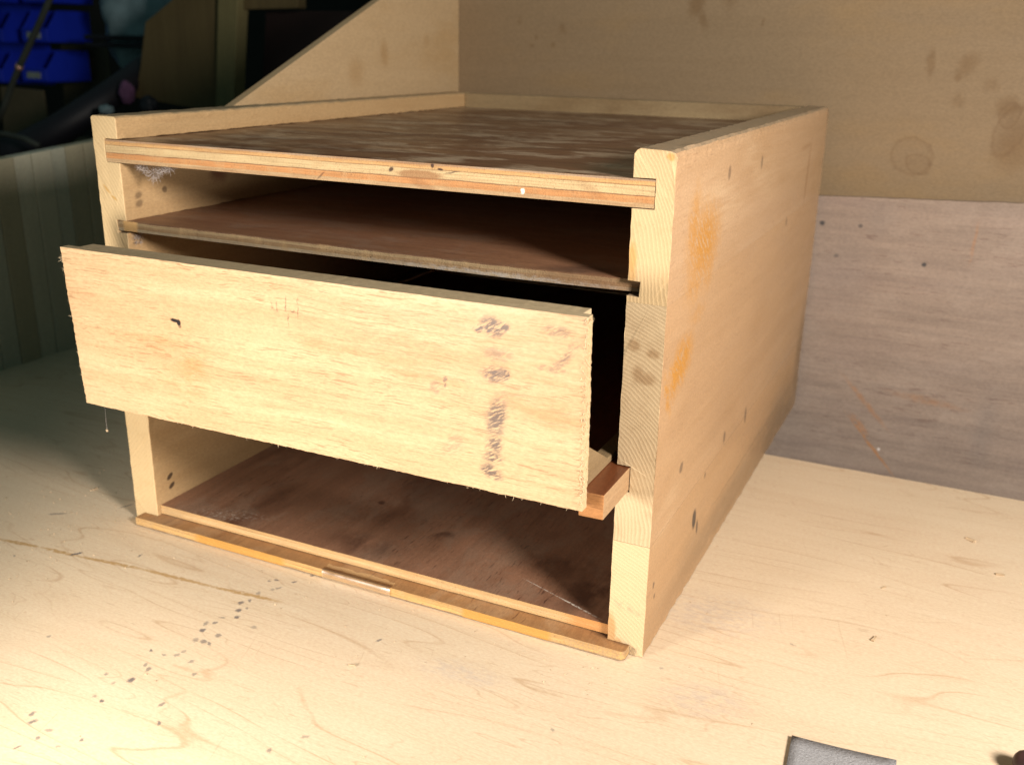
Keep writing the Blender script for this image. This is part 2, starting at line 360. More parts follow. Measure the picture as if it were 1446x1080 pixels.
side_dirt_shade = mk_stain((.22, .14, .075), [((.36, .34, .012), (BIG, .12, .022), (0, 0, 0), .8, 1.), ((.36, .12, .012), (BIG, .12, .012), (0, 0, 0), .8, .5), ((.36, .44, .04), (BIG, .02, .05), (0, 0, 0), .6, 1.), ((.36, .40, .008), (BIG, .06, .012), (0, 0, 0), .6, 1.), ((.36, .447, .262), (BIG, .005, .012), (0, 0, 0), .6, 1.), ((.36, .09, .02), (BIG, .03, .012), (0, 0, 0), .8, .5), ((.36, .30, .030), (BIG, .16, .0008), (0, 0, 0), .3, 1.), ((.36, .25, .014), (BIG, .2, .014), (0, 0, 0), .5, .8)], .8, 60, .006, ((90, 40, 140), .22, .48))  # dirt along the bottom, plus contact shade painted into the rear bottom corner
side_pale = mk_stain((.66, .50, .32), [((.36, .085, .232), (BIG, .05, .010), (-.12, 0, 0), .9), ((.36, .03, .075), (BIG, .02, .010), (.5, 0, 0), .9, .8), ((.36, .19, .24), (BIG, .05, .012), (-.3, 0, 0), .9, .6)], .3, 60, .01, ((200, 18, 260), .35, .65))
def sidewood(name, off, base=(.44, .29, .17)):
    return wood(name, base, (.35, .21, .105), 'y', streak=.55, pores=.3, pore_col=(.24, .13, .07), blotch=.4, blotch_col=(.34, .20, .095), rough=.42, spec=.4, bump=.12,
                dust=.5, dust_col=(.30, .27, .20), marks=[side_pale, side_dirt_shade, side_orange, side_dent, side_black])
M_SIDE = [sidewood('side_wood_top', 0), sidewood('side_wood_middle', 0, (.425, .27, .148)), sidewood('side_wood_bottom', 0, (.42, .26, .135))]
M_LSIDE = wood('left_side_wood', (.46, .31, .16), (.36, .22, .10), 'y', streak=.5, pores=.4, blotch=.4, rough=.5, spec=.3, bump=.15, dust=.5, dust_col=(.30, .27, .20),
               marks=[mk_stain((.05, .03, .02), [((.02, .014, .0295), (BIG, .003, .0016), (.6, 0, 0), .3), ((.02, .015, .0225), (BIG, .003, .0016), (.6, 0, 0), .3), ((.02, .012, .218), (BIG, .003, .002), (.3, 0, 0), .5, .6), ((.02, .012, .213), (BIG, .003, .002), (.3, 0, 0), .5, .6), ((.02, .034, .219), (BIG, .002, .002), (.3, 0, 0), .4, .7)], .9, 300, .001),
                      mk_stain((.16, .05, .03), [((.02, .085, .226), (BIG, .008, .007), (.3, 0, 0), .6)], .7, 200, .006)])
M_END = [endgrain('end_grain_top', (.56, .41, .23), (.40, .26, .12), .16, .17, 560, amt=.45, marks=[mk_stain((.50, .26, .07), [((.3415, 0, .214), (.0022, BIG, .008), (0, 0, 0), .5), ((.342, 0, .207), (.002, BIG, .004), (0, 0, 0), .5, .8), ((.357, 0, .2625), (.002, BIG, .0015), (0, 0, 0), .4)], .7, 200, .003)]),
         endgrain('end_grain_middle', (.53, .405, .25), (.32, .215, .12), .29, .07, 520, amt=.9,
                  marks=[mk_stain((.26, .15, .07), [((.345, 0, .172), (.003, BIG, .003), (0, 0, 0), .5), ((.352, 0, .156), (.005, BIG, .003), (0, 0, 0), .5), ((.348, 0, .158), (.003, BIG, .004), (0, 0, 0), .5), ((.355, 0, .169), (.003, BIG, .002), (0, 0, 0), .5)], .6, 200, .004)]),
         endgrain('end_grain_bottom', (.58, .44, .265), (.46, .32, .18), .30, -.05, 480, amt=.2, marks=[mk_stain((.45, .25, .10), [((.3405, 0, .010), (.004, BIG, .012), (0, 0, 0), .3), ((.345, 0, .004), (.004, BIG, .004), (0, 0, 0), .4)], .8, 300, .003), mk_stain((.22, .18, .14), [((.352, 0, .003), (.006, BIG, .003), (0, 0, 0), .6), ((.350, 0, .028), (.008, BIG, .002), (0, .3, 0), .6, .5)], .6, 200, .005, ((400, 1, 400), .4, .6))])]
M_LEND = endgrain('end_grain_left', (.58, .43, .24), (.45, .31, .15), -.1, .15, 420, amt=.3,
                  marks=[mk_stain((.48, .27, .07), [((.007, 0, .222), (.0035, BIG, .0008), (0, .7, 0), .5), ((.012, 0, .217), (.0025, BIG, .0008), (0, .5, 0), .5), ((.004, 0, .14), (.002, BIG, .004), (0, 0, 0), .5, .6)], .7, 200, .002)])
VD, VL = (.105, .052, .028), (.21, .115, .065)
M_TOP = wood('dark_veneer_top', (.18, .076, .036), (.09, .035, .017), 'x', streak=.7, pores=.6, pore_col=(.03, .012, .008), blotch=.6, blotch_col=(.05, .022, .013), rough=.36, spec=.45, bump=.15,
             dustpatch=.95, dust_col=(.50, .38, .265))
M_SHELF = wood('dark_veneer_shelf', (.30, .155, .085), (.17, .08, .045), 'x', streak=.6, pores=.6, pore_col=(.05, .02, .012), blotch=.4, rough=.5, spec=.3, bump=.15, dustpatch=.25, dust_col=(.33, .26, .20),
               marks=[mk_stain((.06, .03, .02), [((.312, .012, .204), (.018, .008, BIG), (0, 0, .3), .7)], .6, 120, .01)])
M_FLOOR = wood('dark_veneer_floor', (.25, .13, .078), (.15, .075, .043), 'y', streak=.7, pores=.8, pore_col=(.05, .02, .012), blotch=.75, blotch_col=(.08, .034, .02), rough=.5, spec=.3, bump=.2, dustpatch=.35, dust_col=(.24, .17, .12),
               marks=[mk_stain((.045, .018, .012), [((.325, .035, 0), (.018, .03, BIG), (0, 0, -.3), .6), ((.29, .05, 0), (.02, .012, BIG), (0, 0, .4), .7, .7), ((.17, .02, 0), (.022, .010, BIG), (0, 0, 0), .7, .8), ((.21, .05, 0), (.004, .008, BIG), (0, 0, -.4), .6), ((.15, .075, 0), (.003, .003, BIG), (0, 0, 0), .4)], .75, 70, .014, ((60, 25, 60), .32, .58)),
                      mk_stain((.6, .55, .48), [((.318, .012, 0), (.014, .0006, BIG), (0, 0, -.35), .5), ((.296, .02, 0), (.018, .0004, BIG), (0, 0, -.35), .5, .6)], .9, 500, .0006, ((500, 500, 1), .42, .55)),
                      mk_stain((.40, .33, .27), [((.07, .012, 0), (.02, .006, BIG), (0, 0, .3), .9)], .7, 200, .004, ((400, 400, 1), .5, .62))])
M_RIM = wood('rim_veneer', (.34, .18, .075), (.20, .095, .04), 'y', streak=.6, pores=.7, pore_col=(.10, .04, .02), blotch=.4, rough=.55, spec=.3, bump=.2, dustpatch=.2, dust_col=(.45, .34, .22),
             marks=[mk_stain((.05, .025, .015), [((.342, .002, 0), (.012, .003, BIG), (0, 0, -.2), .6)], .8, 100, .003)])
M_RIMEDGE = plyedge('rim_edge', 0, .006, [(0, .22, (.28, .19, .11)), (.22, .6, (.60, .38, .15)), (.6, 1, (.52, .32, .13))],
                    marks=[mk_stain((.50, .25, .05), [((.095, 0, .003), (.035, BIG, BIG), (0, 0, 0), .1), ((.283, 0, .003), (.027, BIG, BIG), (0, 0, 0), .08)], .75, 200, .004),
                           mk_stain((.30, .22, .15), [((.34, 0, .003), (.02, BIG, BIG), (0, 0, 0), .4)], .5, 200, .004, ((700, 1, 700), .4, .6))])
M_TOPEDGE = plyedge('top_board_edge', .2384, .2516, [(0, .17, (.46, .33, .19)), (.17, .40, (.52, .25, .10)), (.40, .44, (.22, .12, .06)), (.44, .76, (.56, .42, .23)), (.76, .79, (.26, .15, .07)), (.79, .93, (.56, .33, .14)), (.93, 1, (.36, .26, .18))],
                    marks=[mk_stain((.30, .15, .065), [((.10, 0, .239), (.12, BIG, .002), (0, 0, 0), .8, .8), ((.30, 0, .240), (.10, BIG, .002), (0, 0, 0), .8, .8), ((.12, 0, .251), (.2, BIG, .0012), (0, 0, 0), .8, .8)], .6, 120, .003, ((60, 60, 500), .35, .6)),
                           mk_stain((.26, .12, .05), [((.226, 0, .2455), (.013, BIG, .0022), (0, 0, 0), .25), ((.228, 0, .2405), (.008, BIG, .002), (0, .3, 0), .5, .6), ((.23, 0, .2515), (.02, BIG, .001), (0, 0, 0), .6, .5), ((.32, 0, .2445), (.008, BIG, .002), (0, .5, 0), .6, .4)], .75, 200, .002),
                           mk_stain((.04, .02, .02), [((.2091, 0, .2472), (.0016, BIG, .0011), (0, -.6, 0), .4), ((.238, 0, .249), (.0015, BIG, .0006), (0, 0, 0), .4), ((.2335, 0, .2505), (.001, BIG, .0012), (0, 0, 0), .4), ((.165, 0, .241), (.003, BIG, .0005), (0, -.7, 0), .5, .6), ((.245, 0, .248), (.004, BIG, .0004), (0, -.2, 0), .5, .7)], .9, 300, .0012),
                           mk_stain((.85, .82, .76), [((.2839, 0, .2417), (.0011, BIG, .0013), (0, 0, 0), .5)], .9, 600, .002)])
M_SHELFEDGE = plyedge('shelf_edge', .1975, .2037, [(0, .3, (.46, .37, .25)), (.3, .62, (.33, .22, .12)), (.62, .9, (.38, .28, .16)), (.9, 1, (.14, .08, .05))],
                      marks=[mk_stain((.62, .38, .16), [((.0225, 0, .2), (.0055, BIG, BIG), (0, 0, 0), .25)], .95, 400, .002), mk_stain((.16, .08, .04), [((.32, 0, .2), (.03, BIG, BIG), (0, 0, 0), .6)], .6, 100, .01), mk_stain((.45, .42, .40), [((.26, 0, .1985), (.06, BIG, .0016), (0, 0, 0), .6)], .6, 300, .002, ((200, 1, 600), .38, .6))])
M_FLOOREDGE = plyedge('floor_edge', .0065, .0128, [(0, .3, (.56, .36, .17)), (.3, .65, (.62, .43, .22)), (.65, 1, (.55, .35, .16))], marks=[mk_stain((.52, .22, .06), [((.33, 0, .01), (.014, BIG, BIG), (0, 0, 0), .5)], .7, 200, .005)])
M_TRAY = wood('tray_veneer', (.17, .058, .022), (.10, .03, .012), 'y', streak=.6, pores=.6, pore_col=(.06, .02, .01), blotch=.3, rough=.38, spec=.4, bump=.15)
M_TRAYEDGE = wood('tray_edge', (.42, .28, .16), (.30, .18, .09), 'y', streak=.6, pores=.5, blotch=.3, rough=.7, spec=.2, bump=.35)
M_TRAYEND = wood('tray_end', (.42, .20, .075), (.22, .10, .04), 'x', streak=.7, pores=.6, blotch=.4, rough=.75, spec=.2, bump=.5)
M_DRSIDE = wood('drawer_side_wood', (.26, .18, .095), (.18, .12, .06), 'y', streak=.5, pores=.4, rough=.6, spec=.3)
M_BACK = wood('cabinet_back_wood', (.30, .22, .12), (.22, .15, .08), 'x', streak=.5, pores=.4, blotch=.6, blotch_col=(.17, .10, .045), rough=.65, spec=.3, dust=.3, dust_col=(.28, .26, .19))
ring = lambda x, z, rx, rz, s: (((x, .485, z), (rx, BIG, rz), (0, .15, 0), .12, s))
def ringmark(N, v, c):
    wv = N.wob(N.wob(v, 60, .006), 25, .014)
    for x, z, rx, rz in ((.4343, .2192, .0105, .0085), (.428, .225, .017, .016), (.497, .262, .008, .009), (.50, .25, .012, .02)):
        a = N.stain(wv, (x, .485, z), (rx, BIG, rz), (0, .2, 0), .10); b = N.stain(wv, (x, .485, z), (rx*.86, BIG, rz*.86), (0, .2, 0), .14)
        k = N.math('SUBTRACT', a, N.math('MULTIPLY', b, .72), clamp=True)
        c = N.mix(N.math('MULTIPLY', k, .34), c, (.13, .07, .03))
    return c
wall_st = [((.4317, .485, .302), (.0035, BIG, .011), (0, 0, 0), .5, .6), ((.4595, .485, .300), (.006, BIG, .010), (0, .5, 0), .7, .6), ((.455, .485, .29), (.003, BIG, .004), (0, 0, 0), .6, .7), ((.457, .485, .272), (.005, BIG, .006), (0, 0, 0), .6, .4),
           ((.495, .485, .268), (.009, BIG, .008), (0, 0, 0), .6, .6), ((.505, .485, .24), (.014, BIG, .02), (0, 0, 0), .8, .7), ((.48, .485, .285), (.006, BIG, .005), (0, 0, 0), .7, .4), ((.2293, .485, .347), (.006, BIG, .010), (0, .3, 0), .6, .8), ((.236, .485, .335), (.004, BIG, .009), (0, -.3, 0), .7, .6),
           ((.29, .485, .332), (.0012, BIG, .003), (0, 0, 0), .4, .5), ((.10, .485, .325), (.004, BIG, .004), (0, 0, 0), .7, .5), ((.09, .485, .310), (.003, BIG, .002), (0, 0, 0), .6, .5), ((.073, .485, .316), (.002, BIG, .002), (0, 0, 0), .6, .5), ((.068, .485, .309), (.002, BIG, .002), (0, 0, 0), .6, .5), ((.055, .485, .332), (.003, BIG, .003), (0, 0, 0), .6, .4), ((.26, .485, .36), (.008, BIG, .015), (0, 0, 0), .7, .5)]
M_WALL = wood('stained_wall_ply', (.25, .178, .105), (.205, .14, .078), 'x', streak=.35, pores=.15, blotch=.35, blotch_col=(.30, .19, .08), rough=.6, spec=.3, bump=.1,
              marks=[mk_stain((.15, .085, .035), wall_st, .75, 120, .008), ringmark])
M_SCREEN = wood('side_wall_ply', (.46, .33, .19), (.39, .27, .145), 'y', streak=.35, pores=.15, blotch=.4, blotch_col=(.38, .23, .09), rough=.6, spec=.3, bump=.1,
                marks=[mk_stain((.30, .17, .06), [((-.012, .345, .30), (BIG, .006, .010), (0, 0, 0), .7, .8), ((-.012, .30, .285), (BIG, .01, .01), (0, 0, 0), .8, .6), ((-.012, .42, .312), (BIG, .005, .005), (0, 0, 0), .7, .5)], .6, 90, .008)])
M_PURPLE = wood('pinkish_ply', (.33, .255, .205), (.225, .175, .145), 'x', streak=.9, pores=.8, pore_col=(.17, .11, .09), blotch=.25, blotch_col=(.27, .20, .18), rough=.65, spec=.25, bump=.25, dustpatch=.14, dust_col=(.46, .38, .32), pore_len=60, pore_w=700,
                marks=[mk_stain((.40, .18, .06), [((.43, .455, -.03), (.03, BIG, .0012), (0, .83, 0), .5), ((.418, .455, -.012), (.010, BIG, .0028), (0, .83, 0), .6, .8), ((.42, .455, .01), (.026, BIG, .002), (0, .8, 0), .6, .6), ((.47, .455, .02), (.025, BIG, .003), (0, .1, 0), .8, .45), ((.487, .455, .16), (.0012, BIG, .016), (0, .05, 0), .5, .5)], .7, 90, .004, ((200, 1, 200), .3, .55)),
                       mk_stain((.05, .05, .055), [((.3644, .455, .167), (.0022, BIG, .002), (0, 0, 0), .4), ((.3964, .455, .1674), (.0018, BIG, .0016), (0, 0, 0), .4, .8), ((.3796, .455, .1397), (.002, BIG, .0015), (0, 0, 0), .5, .7), ((.4516, .455, .1393), (.0018, BIG, .002), (0, 0, 0), .3)], .9, 400, .002),
                       mk_stain((.75, .70, .68), [((.4375, .455, -.0325), (.0011, BIG, .0013), (0, 0, 0), .4)], .9, 400, .001),
                       mk_stain((.20, .17, .155), [((.52, .455, .0), (.008, BIG, .03), (0, 0, 0), .8, .6), ((.385, .455, .13), (.02, BIG, .03), (0, 0, 0), .9, .5), ((.41, .455, .175), (.012, BIG, .015), (0, 0, 0), .9, .5)], .55, 60, .01)])
def pine(k):
    b = random.Random(k).uniform(.8, 1.1); kn = {}
    return b
knots = [(.2334, .1789), (.2569, .1612), (.237, .0694), (.2189, .016), (.2436, .0073), (.2933, .1883)]
kn = [((-.352, y, z), (BIG, .0035, .005), (0, 0, 0), .5) for y, z in knots]
M_PINE = [wood('pine_board_wood_%s' % n, b, tuple(x*.72 for x in b), 'z', streak=.4, pores=.2, blotch=.3, rough=.55, spec=.3, bump=.1, off=(-.352, 0, 0),
               marks=[mk_stain((.10, .06, .03), kn, .85, 200, .003)]) for n, b in (('pale', (.56, .54, .42)), ('tan', (.44, .40, .28)), ('grey', (.50, .50, .40)))]
M_SAND = plain('sandpaper_grit', (.36, .36, .375), .85, .35, 900, .2, bump=.6)
M_HANDLE = plain('dark_handle', (.06, .03, .03), .45, .4, 40)
M_FLUFF = plain('cobweb_fluff', (.42, .37, .35), .9, .1, 200)
M_FIBRE = plain('torn_fibre', (.66, .52, .34), .8, .1, 300)
M_CHIP = plain('wood_chip', (.52, .39, .25), .7, .2, 300)
_N = NB('clear_tape'); _t = _N.t
_gl = _N.n('BsdfGlossy'); _gl.inputs['Roughness'].default_value = .27; _gl.inputs['Color'].default_value = (1, 1, 1, 1)
_tr = _N.n('BsdfTransparent'); _tr.inputs['Color'].default_value = (1, .93, .78, 1)
_mx = _N.n('MixShader'); _mx.inputs[0].default_value = .40; _t.links.new(_tr.outputs[0], _mx.inputs[1]); _t.links.new(_gl.outputs[0], _mx.inputs[2])
_t.links.new(_mx.outputs[0], _t.nodes['Material Output'].inputs['Surface']); M_TAPE = _N.m
M_BLUE = plain('blue_plastic', (.012, .035, .55), .4, .25, 12)
M_LABEL = plain('bin_label_card', (.30, .33, .30), .7, .6, 60)
M_BAG = plain('pale_plastic_sheet', (.22, .30, .33), .5, .5, 22)
M_BLACK = plain('black_rubber', (.010, .009, .014), .55, .3, 30)
M_BOXWOOD = wood('old_box_wood', (.13, .095, .042), (.08, .055, .025), 'z', streak=.6, pores=.4, blotch=.5, rough=.7, spec=.2)
M_BOXEDGE = wood('old_box_edge', (.19, .165, .075), (.13, .105, .05), 'z', streak=.6, pores=.4, rough=.7, spec=.2)
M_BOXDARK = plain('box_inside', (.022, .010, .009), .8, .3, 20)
M_ROOM = plain('room_wall_paint', (.035, .030, .024), .9, .5, 4)
M_CARD = plain('old_cardboard', (.11, .085, .045), .85, .5, 9)
M_PURP = plain('purple_cloth', (.13, .055, .12), .9, .4, 60)
M_COPPER = plain('copper_ferrule', (.55, .32, .24), .4, .2, 60, metal=.6)
M_CABLE = plain('dark_cord', (.045, .05, .04), .6, .4, 40)

# ------------------------------------------------------------ setting: bench, walls
bm = bmesh.new()
prism(bm, jag([(-.352, -.75), (1.1, -.75), (1.1, .315), (-.352, .315)], [0, 0, .01, 0], [0, 0, .0004, 0], 5), 'z', -.006, 0)
tag(link('bench_top', bm, M_BENCH), kind='structure')
bm = bmesh.new(); add_box(bm, -.34, 1.1, -.72, .30, -.05, -.0062)
tag(link('bench_frame', bm, M_CARD), kind='structure')
bm = bmesh.new(); add_box(bm, -.020, 1.2, .485, .50, -.30, .80)
tag(link('back_wall', bm, M_WALL), kind='structure')
bm = bmesh.new(); add_box(bm, -4, 3, 2.4, 2.5, -1.2, 2.2); add_box(bm, -4.1, -4, -2, 2.4, -1.2, 2.2)
tag(link('room_wall', bm, M_ROOM), kind='structure')
bm = bmesh.new(); add_box(bm, -4, 3, -2, 2.4, -.95, -.90)
tag(link('room_floor', bm, M_ROOM), kind='structure')
# side wall: plywood sheet with its upper front corner cut off on the slant
bm = bmesh.new()
prism(bm, [(.02, -.14), (.484, -.14), (.484, .45), (.60, .45), (.60, .4515), (.344, .3457), (.02, .2145)][:0] or [(.02, -.14), (.4849, -.14), (.4849, .4034), (.02, .2145)], 'x', -.020, -.012)
tag(link('slanted_side_panel', bm, M_SCREEN, bevel=.0006), 'tan plywood side panel cut on a slant, meeting the wall at the corner', 'panel')
# purple-grey plywood sheet standing behind the bench edge
bm = bmesh.new()
prism(bm, jag([(.06, -.22), (.95, -.22), (.95, .2125), (.06, .179)], [0, 0, .006, 0], [0, 0, .0003, 0], 8), 'y', .455, .461)
tag(link('plywood_offcut', bm, M_PURPLE), 'pinkish grey weathered plywood sheet standing upright behind the cabinet', 'plywood sheet')

# pine boards at the far left end of the bench
root = tag(empty('pine_board_partition', (-.352, .28, -.1)), 'dim partition of pale narrow upright pine boards at the far left', 'partition')
ys = [.0495, .0705, .0920, .1135, .1350, .1565, .178, .1995, .2225, .2425, .2658, .2831, .3060, .3275, .349, .3705, .392, .4135, .435]
for i in range(len(ys)-1):
    bm = bmesh.new(); y0, y1 = ys[i]+.0004-.28, ys[i+1]-.0004-.28
    z = lambda y: .199+.078*(y+.28-.208)+.1
    d = random.uniform(0, .0010)
    prism(bm, [(y0, 0), (y1, 0), (y1, z(y1)), (y0, z(y0))], 'x', -.014, d)
    link('board', bm, M_PINE[(i*2+i//3) % 3], root, bevel=.0008)

# ------------------------------------------------------------ the cabinet
cab = tag(empty('wooden_cabinet', (0, 0, 0)), 'open-fronted pale wooden cabinet with raised sides and worn plywood shelves', 'cabinet')
D, H = .448, .2653
def sideboard(pts, mats, step=0):
    bm = bmesh.new(); worn_prism(bm, pts, 0, D, .005, len(pts), flat=(.1934, .0659))
    o = link('side_board', bm, mats, cab, bevel=.0006); o.modifiers['bevel'].limit_method = 'WEIGHT'
    split_mats(o, [(lambda n, c: n.y < -.6 and c.y < .01, 1), (lambda n, c: True, 0)])
    return o
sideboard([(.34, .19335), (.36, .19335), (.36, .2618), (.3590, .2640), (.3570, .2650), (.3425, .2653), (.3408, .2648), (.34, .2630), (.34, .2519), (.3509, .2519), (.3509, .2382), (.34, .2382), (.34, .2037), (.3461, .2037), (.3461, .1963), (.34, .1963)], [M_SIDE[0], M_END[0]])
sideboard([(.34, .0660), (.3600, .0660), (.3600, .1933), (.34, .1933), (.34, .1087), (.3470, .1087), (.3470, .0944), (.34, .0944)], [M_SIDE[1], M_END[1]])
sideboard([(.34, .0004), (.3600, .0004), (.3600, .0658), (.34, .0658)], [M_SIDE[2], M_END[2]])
bm = bmesh.new()
worn_prism(bm, [(0, .0004), (.02, .0004), (.02, .0944), (.0130, .0944), (.0130, .1087), (.02, .1087), (.02, .1963), (.0125, .1963), (.0125, .2037), (.02, .2037), (.02, .2382), (.0092, .2382), (.0092, .2519), (.02, .2519), (.02, .2640), (.0185, .2652), (.0015, .2652), (0, .2640)], 0, D, .005, 77)
o = link('side_panel', bm, [M_LSIDE, M_LEND], cab, bevel=.0006); o.modifiers['bevel'].limit_method = 'WEIGHT'; split_mats(o, [(lambda n, c: n.y < -.6 and c.y < .01, 1), (lambda n, c: True, 0)])
# boards: outline in plan, rough front edge
def board(name, x0, x1, y0, y1, z0, z1, mats, amp, seed, step=.003, fn=None, bevel=0.):
    bm = bmesh.new(); prism(bm, jag([(x0, y0), (x1, y0), (x1, y1), (x0, y1)], [step, 0, 0, 0], [amp, 0, 0, 0], seed), 'z', z0, z1, fn)
    o = link(name, bm, mats, cab, bevel=bevel)
    split_mats(o, [(lambda n, c: n.y < -.5 and c.y < y0+.01, 1), (lambda n, c: True, 0)])
    return o
board('top_board', .0095, .3506, .0002, .437, .2385, .2516, [M_TOP, M_TOPEDGE], .00014, 11, .007)
board('shelf', .0128, .3458, .0006, .437, .1976, .2036, [M_SHELF, M_SHELFEDGE], .00010, 12, .004, lambda x, y, z: (x, y+(.0045*max(0, (x-.25)/.1)**2 if y < .02 else 0), z))
board('floor_board', .0202, .3398, .0032, .437, .0068, .0128, [M_FLOOR, M_FLOOREDGE], .00012, 13, .007)
bm = bmesh.new()
arc = [(.3495+.0030*math.cos(a), -.0055+.0030*math.sin(a)) for a in [math.radians(-90+15*k) for k in range(7)]]
pts = [(.0085, -.0085)] + arc + [(.3525, -.0003), (.3398, -.0003), (.3398, .43), (.0202, .43), (.0202, -.0003), (.0085, -.0003)]
pts = jag(pts, [.006]+[0]*(len(pts)-1), [.00016]+[0]*(len(pts)-1), 14)
prism(bm, pts, 'z', .0006, .0062)
o = link('base_rim', bm, [M_RIM, M_RIMEDGE], cab); split_mats(o, [(lambda n, c: abs(n.z) < .5 and c.y < .005, 1), (lambda n, c: True, 0)])
bm = bmesh.new()
add_box(bm, .0202, .3398, .4372, .4478, .0063, .2648)
link('back_panel', bm, M_BACK, cab, bevel=.0008)
# tape wrapped over the base rim
def tape(x0, x1, mat, lift=.0003, yb=-.002):
    bm = bmesh.new(); R = random.Random(int(x0*1e4)); n = 14; rows = []
    for i in range(n+1):
        x = x0+(x1-x0)*i/n; e = R.uniform(-.0004, .0004); pf = lift+abs(R.gauss(0, .00010))
        rows.append([bm.verts.new(c) for c in ((x, yb+e*3, .0064), (x, -.0060, .0065+pf), (x, -.0090-pf, .0063+pf), (x, -.0093-pf*1.5, .0035), (x, -.0092-pf, .0009))])
    for a, b in zip(rows, rows[1:]):
        for k in range(4): bm.faces.new((a[k], b[k], b[k+1], a[k+1]))
    o = link('tape', bm, mat, cab, smooth=True)
    return o
tape(.1597, .2080, M_TAPE, .00008)

# ------------------------------------------------------------ the drawer (pulled out a little)
O = Vector((.18, -.048, .0948))
dr = tag(empty('drawer', O), 'shallow plywood drawer pulled out crooked from the middle of the cabinet', 'drawer')
L = lambda x, y, z: (x-O.x, y-O.y, z-O.z)
lean = lambda x, y, z: L(x, y-.0415*(z-.102), z)
bm = bmesh.new()
prism(bm, jag([(.0217, .1022), (.3396, .1026), (.3398, .1975), (.0212, .1968)], [.0022, .0016, .004, .0016], [.00025, .00035, .00012, .0005], 21), 'y', -.0412, -.0470, lean)
o = link('front_panel', bm, [M_FRONT, M_GREYEDGE, M_PALE], dr)
split_mats(o, [(lambda n, c: n.y < -.7, 0), (lambda n, c: n.z > .7, 1), (lambda n, c: abs(n.x) > .5 or n.z < -.5, 2), (lambda n, c: True, 1)])
bm = bmesh.new(); prism(bm, jag([(.0285, .1085), (.3355, .1085), (.3353, .1974), (.0290, .1966)], [0, 0, .003, 0], [0, 0, .0001, 0], 23), 'y', -.0308, -.0411, lean)
o = link('box_front', bm, M_GREYEDGE, dr, bevel=.0004)
for pts in ([(.0135, .004), (.0260, .004), (.0260, .36), (.0135, .36)], [(.3340, -.0372), (.3466, -.0368), (.3466, .36), (.3340, .36)]):
    bm = bmesh.new(); prism(bm, pts, 'z', .0950, .1081, L)
    o = link('runner', bm, [M_TRAY, M_TRAYEDGE, M_TRAYEND], dr, bevel=.0005)
    split_mats(o, [(lambda n, c: abs(n.z) > .7, 0), (lambda n, c: n.y < -.4, 2), (lambda n, c: True, 1)])
bm = bmesh.new(); add_box(bm, .0335-O.x, .3265-O.x, .012-O.y, .3505-O.y, .1040-O.z, .1080-O.z); link('drawer_bottom', bm, M_TRAY, dr)
for x0, x1 in ((.0250, .0330), (.3275, .3357)):
    bm = bmesh.new(); prism(bm, [(-.0312, .1083), (.36, .1083), (.36, .1120), (-.002, .1120), (-.0312, .1290)], 'x', x0, x1, L)
    link('drawer_side', bm, M_DRSIDE, dr, bevel=.0006)
bm = bmesh.new(); add_box(bm, *[v for p in ((.0331-O.x, .3274-O.x), (.351-O.y, .3598-O.y), (.1082-O.z, .164-O.z)) for v in p])
link('drawer_back', bm, M_DRSIDE, dr)
# torn fibres along the sawn edges of the drawer front
bm = bmesh.new(); R = random.Random(5)
for k in range(170):
    z = R.uniform(.103, .197); hair(bm, lean(.0215+R.uniform(-.0002, .0005), -.0468+R.uniform(0, .005), z), (-1, R.uniform(-.6, .2), R.uniform(-.8, .8)), abs(R.gauss(.0008, .0009)), .00010, .8, 3, R)
for k in range(330):
    z = R.uniform(.103, .1975); yy = -.0471 if R.random() < .75 else R.uniform(-.047, -.042)
    hair(bm, lean(.3397-abs(R.gauss(0, .0011)) if yy == -.0471 else .3398, yy, z), (R.uniform(-.2, .9), R.uniform(-.8, -.1), R.uniform(-1, 1)), abs(R.gauss(.0011, .0009)), .00017, 1.2, 3, R)
for k in range(150):
    x = R.uniform(.022, .3395); hair(bm, lean(x, R.uniform(-.047, -.0445), .1024), (R.uniform(-.5, .5), R.uniform(-.5, .1), -1), abs(R.gauss(.0006, .0007)), .00010, .8, 3, R)
for (x, z, n, s) in ((.3403, .1955, 26, .0022), (.3403, .155, 16, .0018), (.3403, .1345, 14, .0015), (.0208, .190, 22, .0035), (.0208, .1825, 8, .003)):
    for k in range(n): hair(bm, lean(x, -.0465+R.uniform(0, .002), z+R.gauss(0, .0012)), (R.uniform(-.3, 1) if x > .2 else R.uniform(-1, .2), R.uniform(-.6, .6), R.uniform(-1, 1)), R.uniform(.4, 1.3)*s, .00012, 1.6, 5, R)
tag(link('torn_fibres', bm, M_FIBRE, dr), kind='stuff')
# a speck dangling on a spider thread under the drawer
t = tag(empty('dangling_speck', (.0342, -.0455, .086)), 'tiny wood crumb hanging on a spider thread under the left end of the drawer', 'wood crumb')
bm = bmesh.new(); hair(bm, (0, 0, .0005), (0.03, 0, 1), .0155, .00007, .05, 5, R); link('thread', bm, M_FLUFF, t)
bm = bmesh.new(); bmesh.ops.create_icosphere(bm, subdivisions=1, radius=.0008)
for v in bm.verts: v.co = Vector((v.co.x*1.1, v.co.y, v.co.z*1.3))*R.uniform(.7, 1.2)
link('crumb', bm, M_CHIP, t)

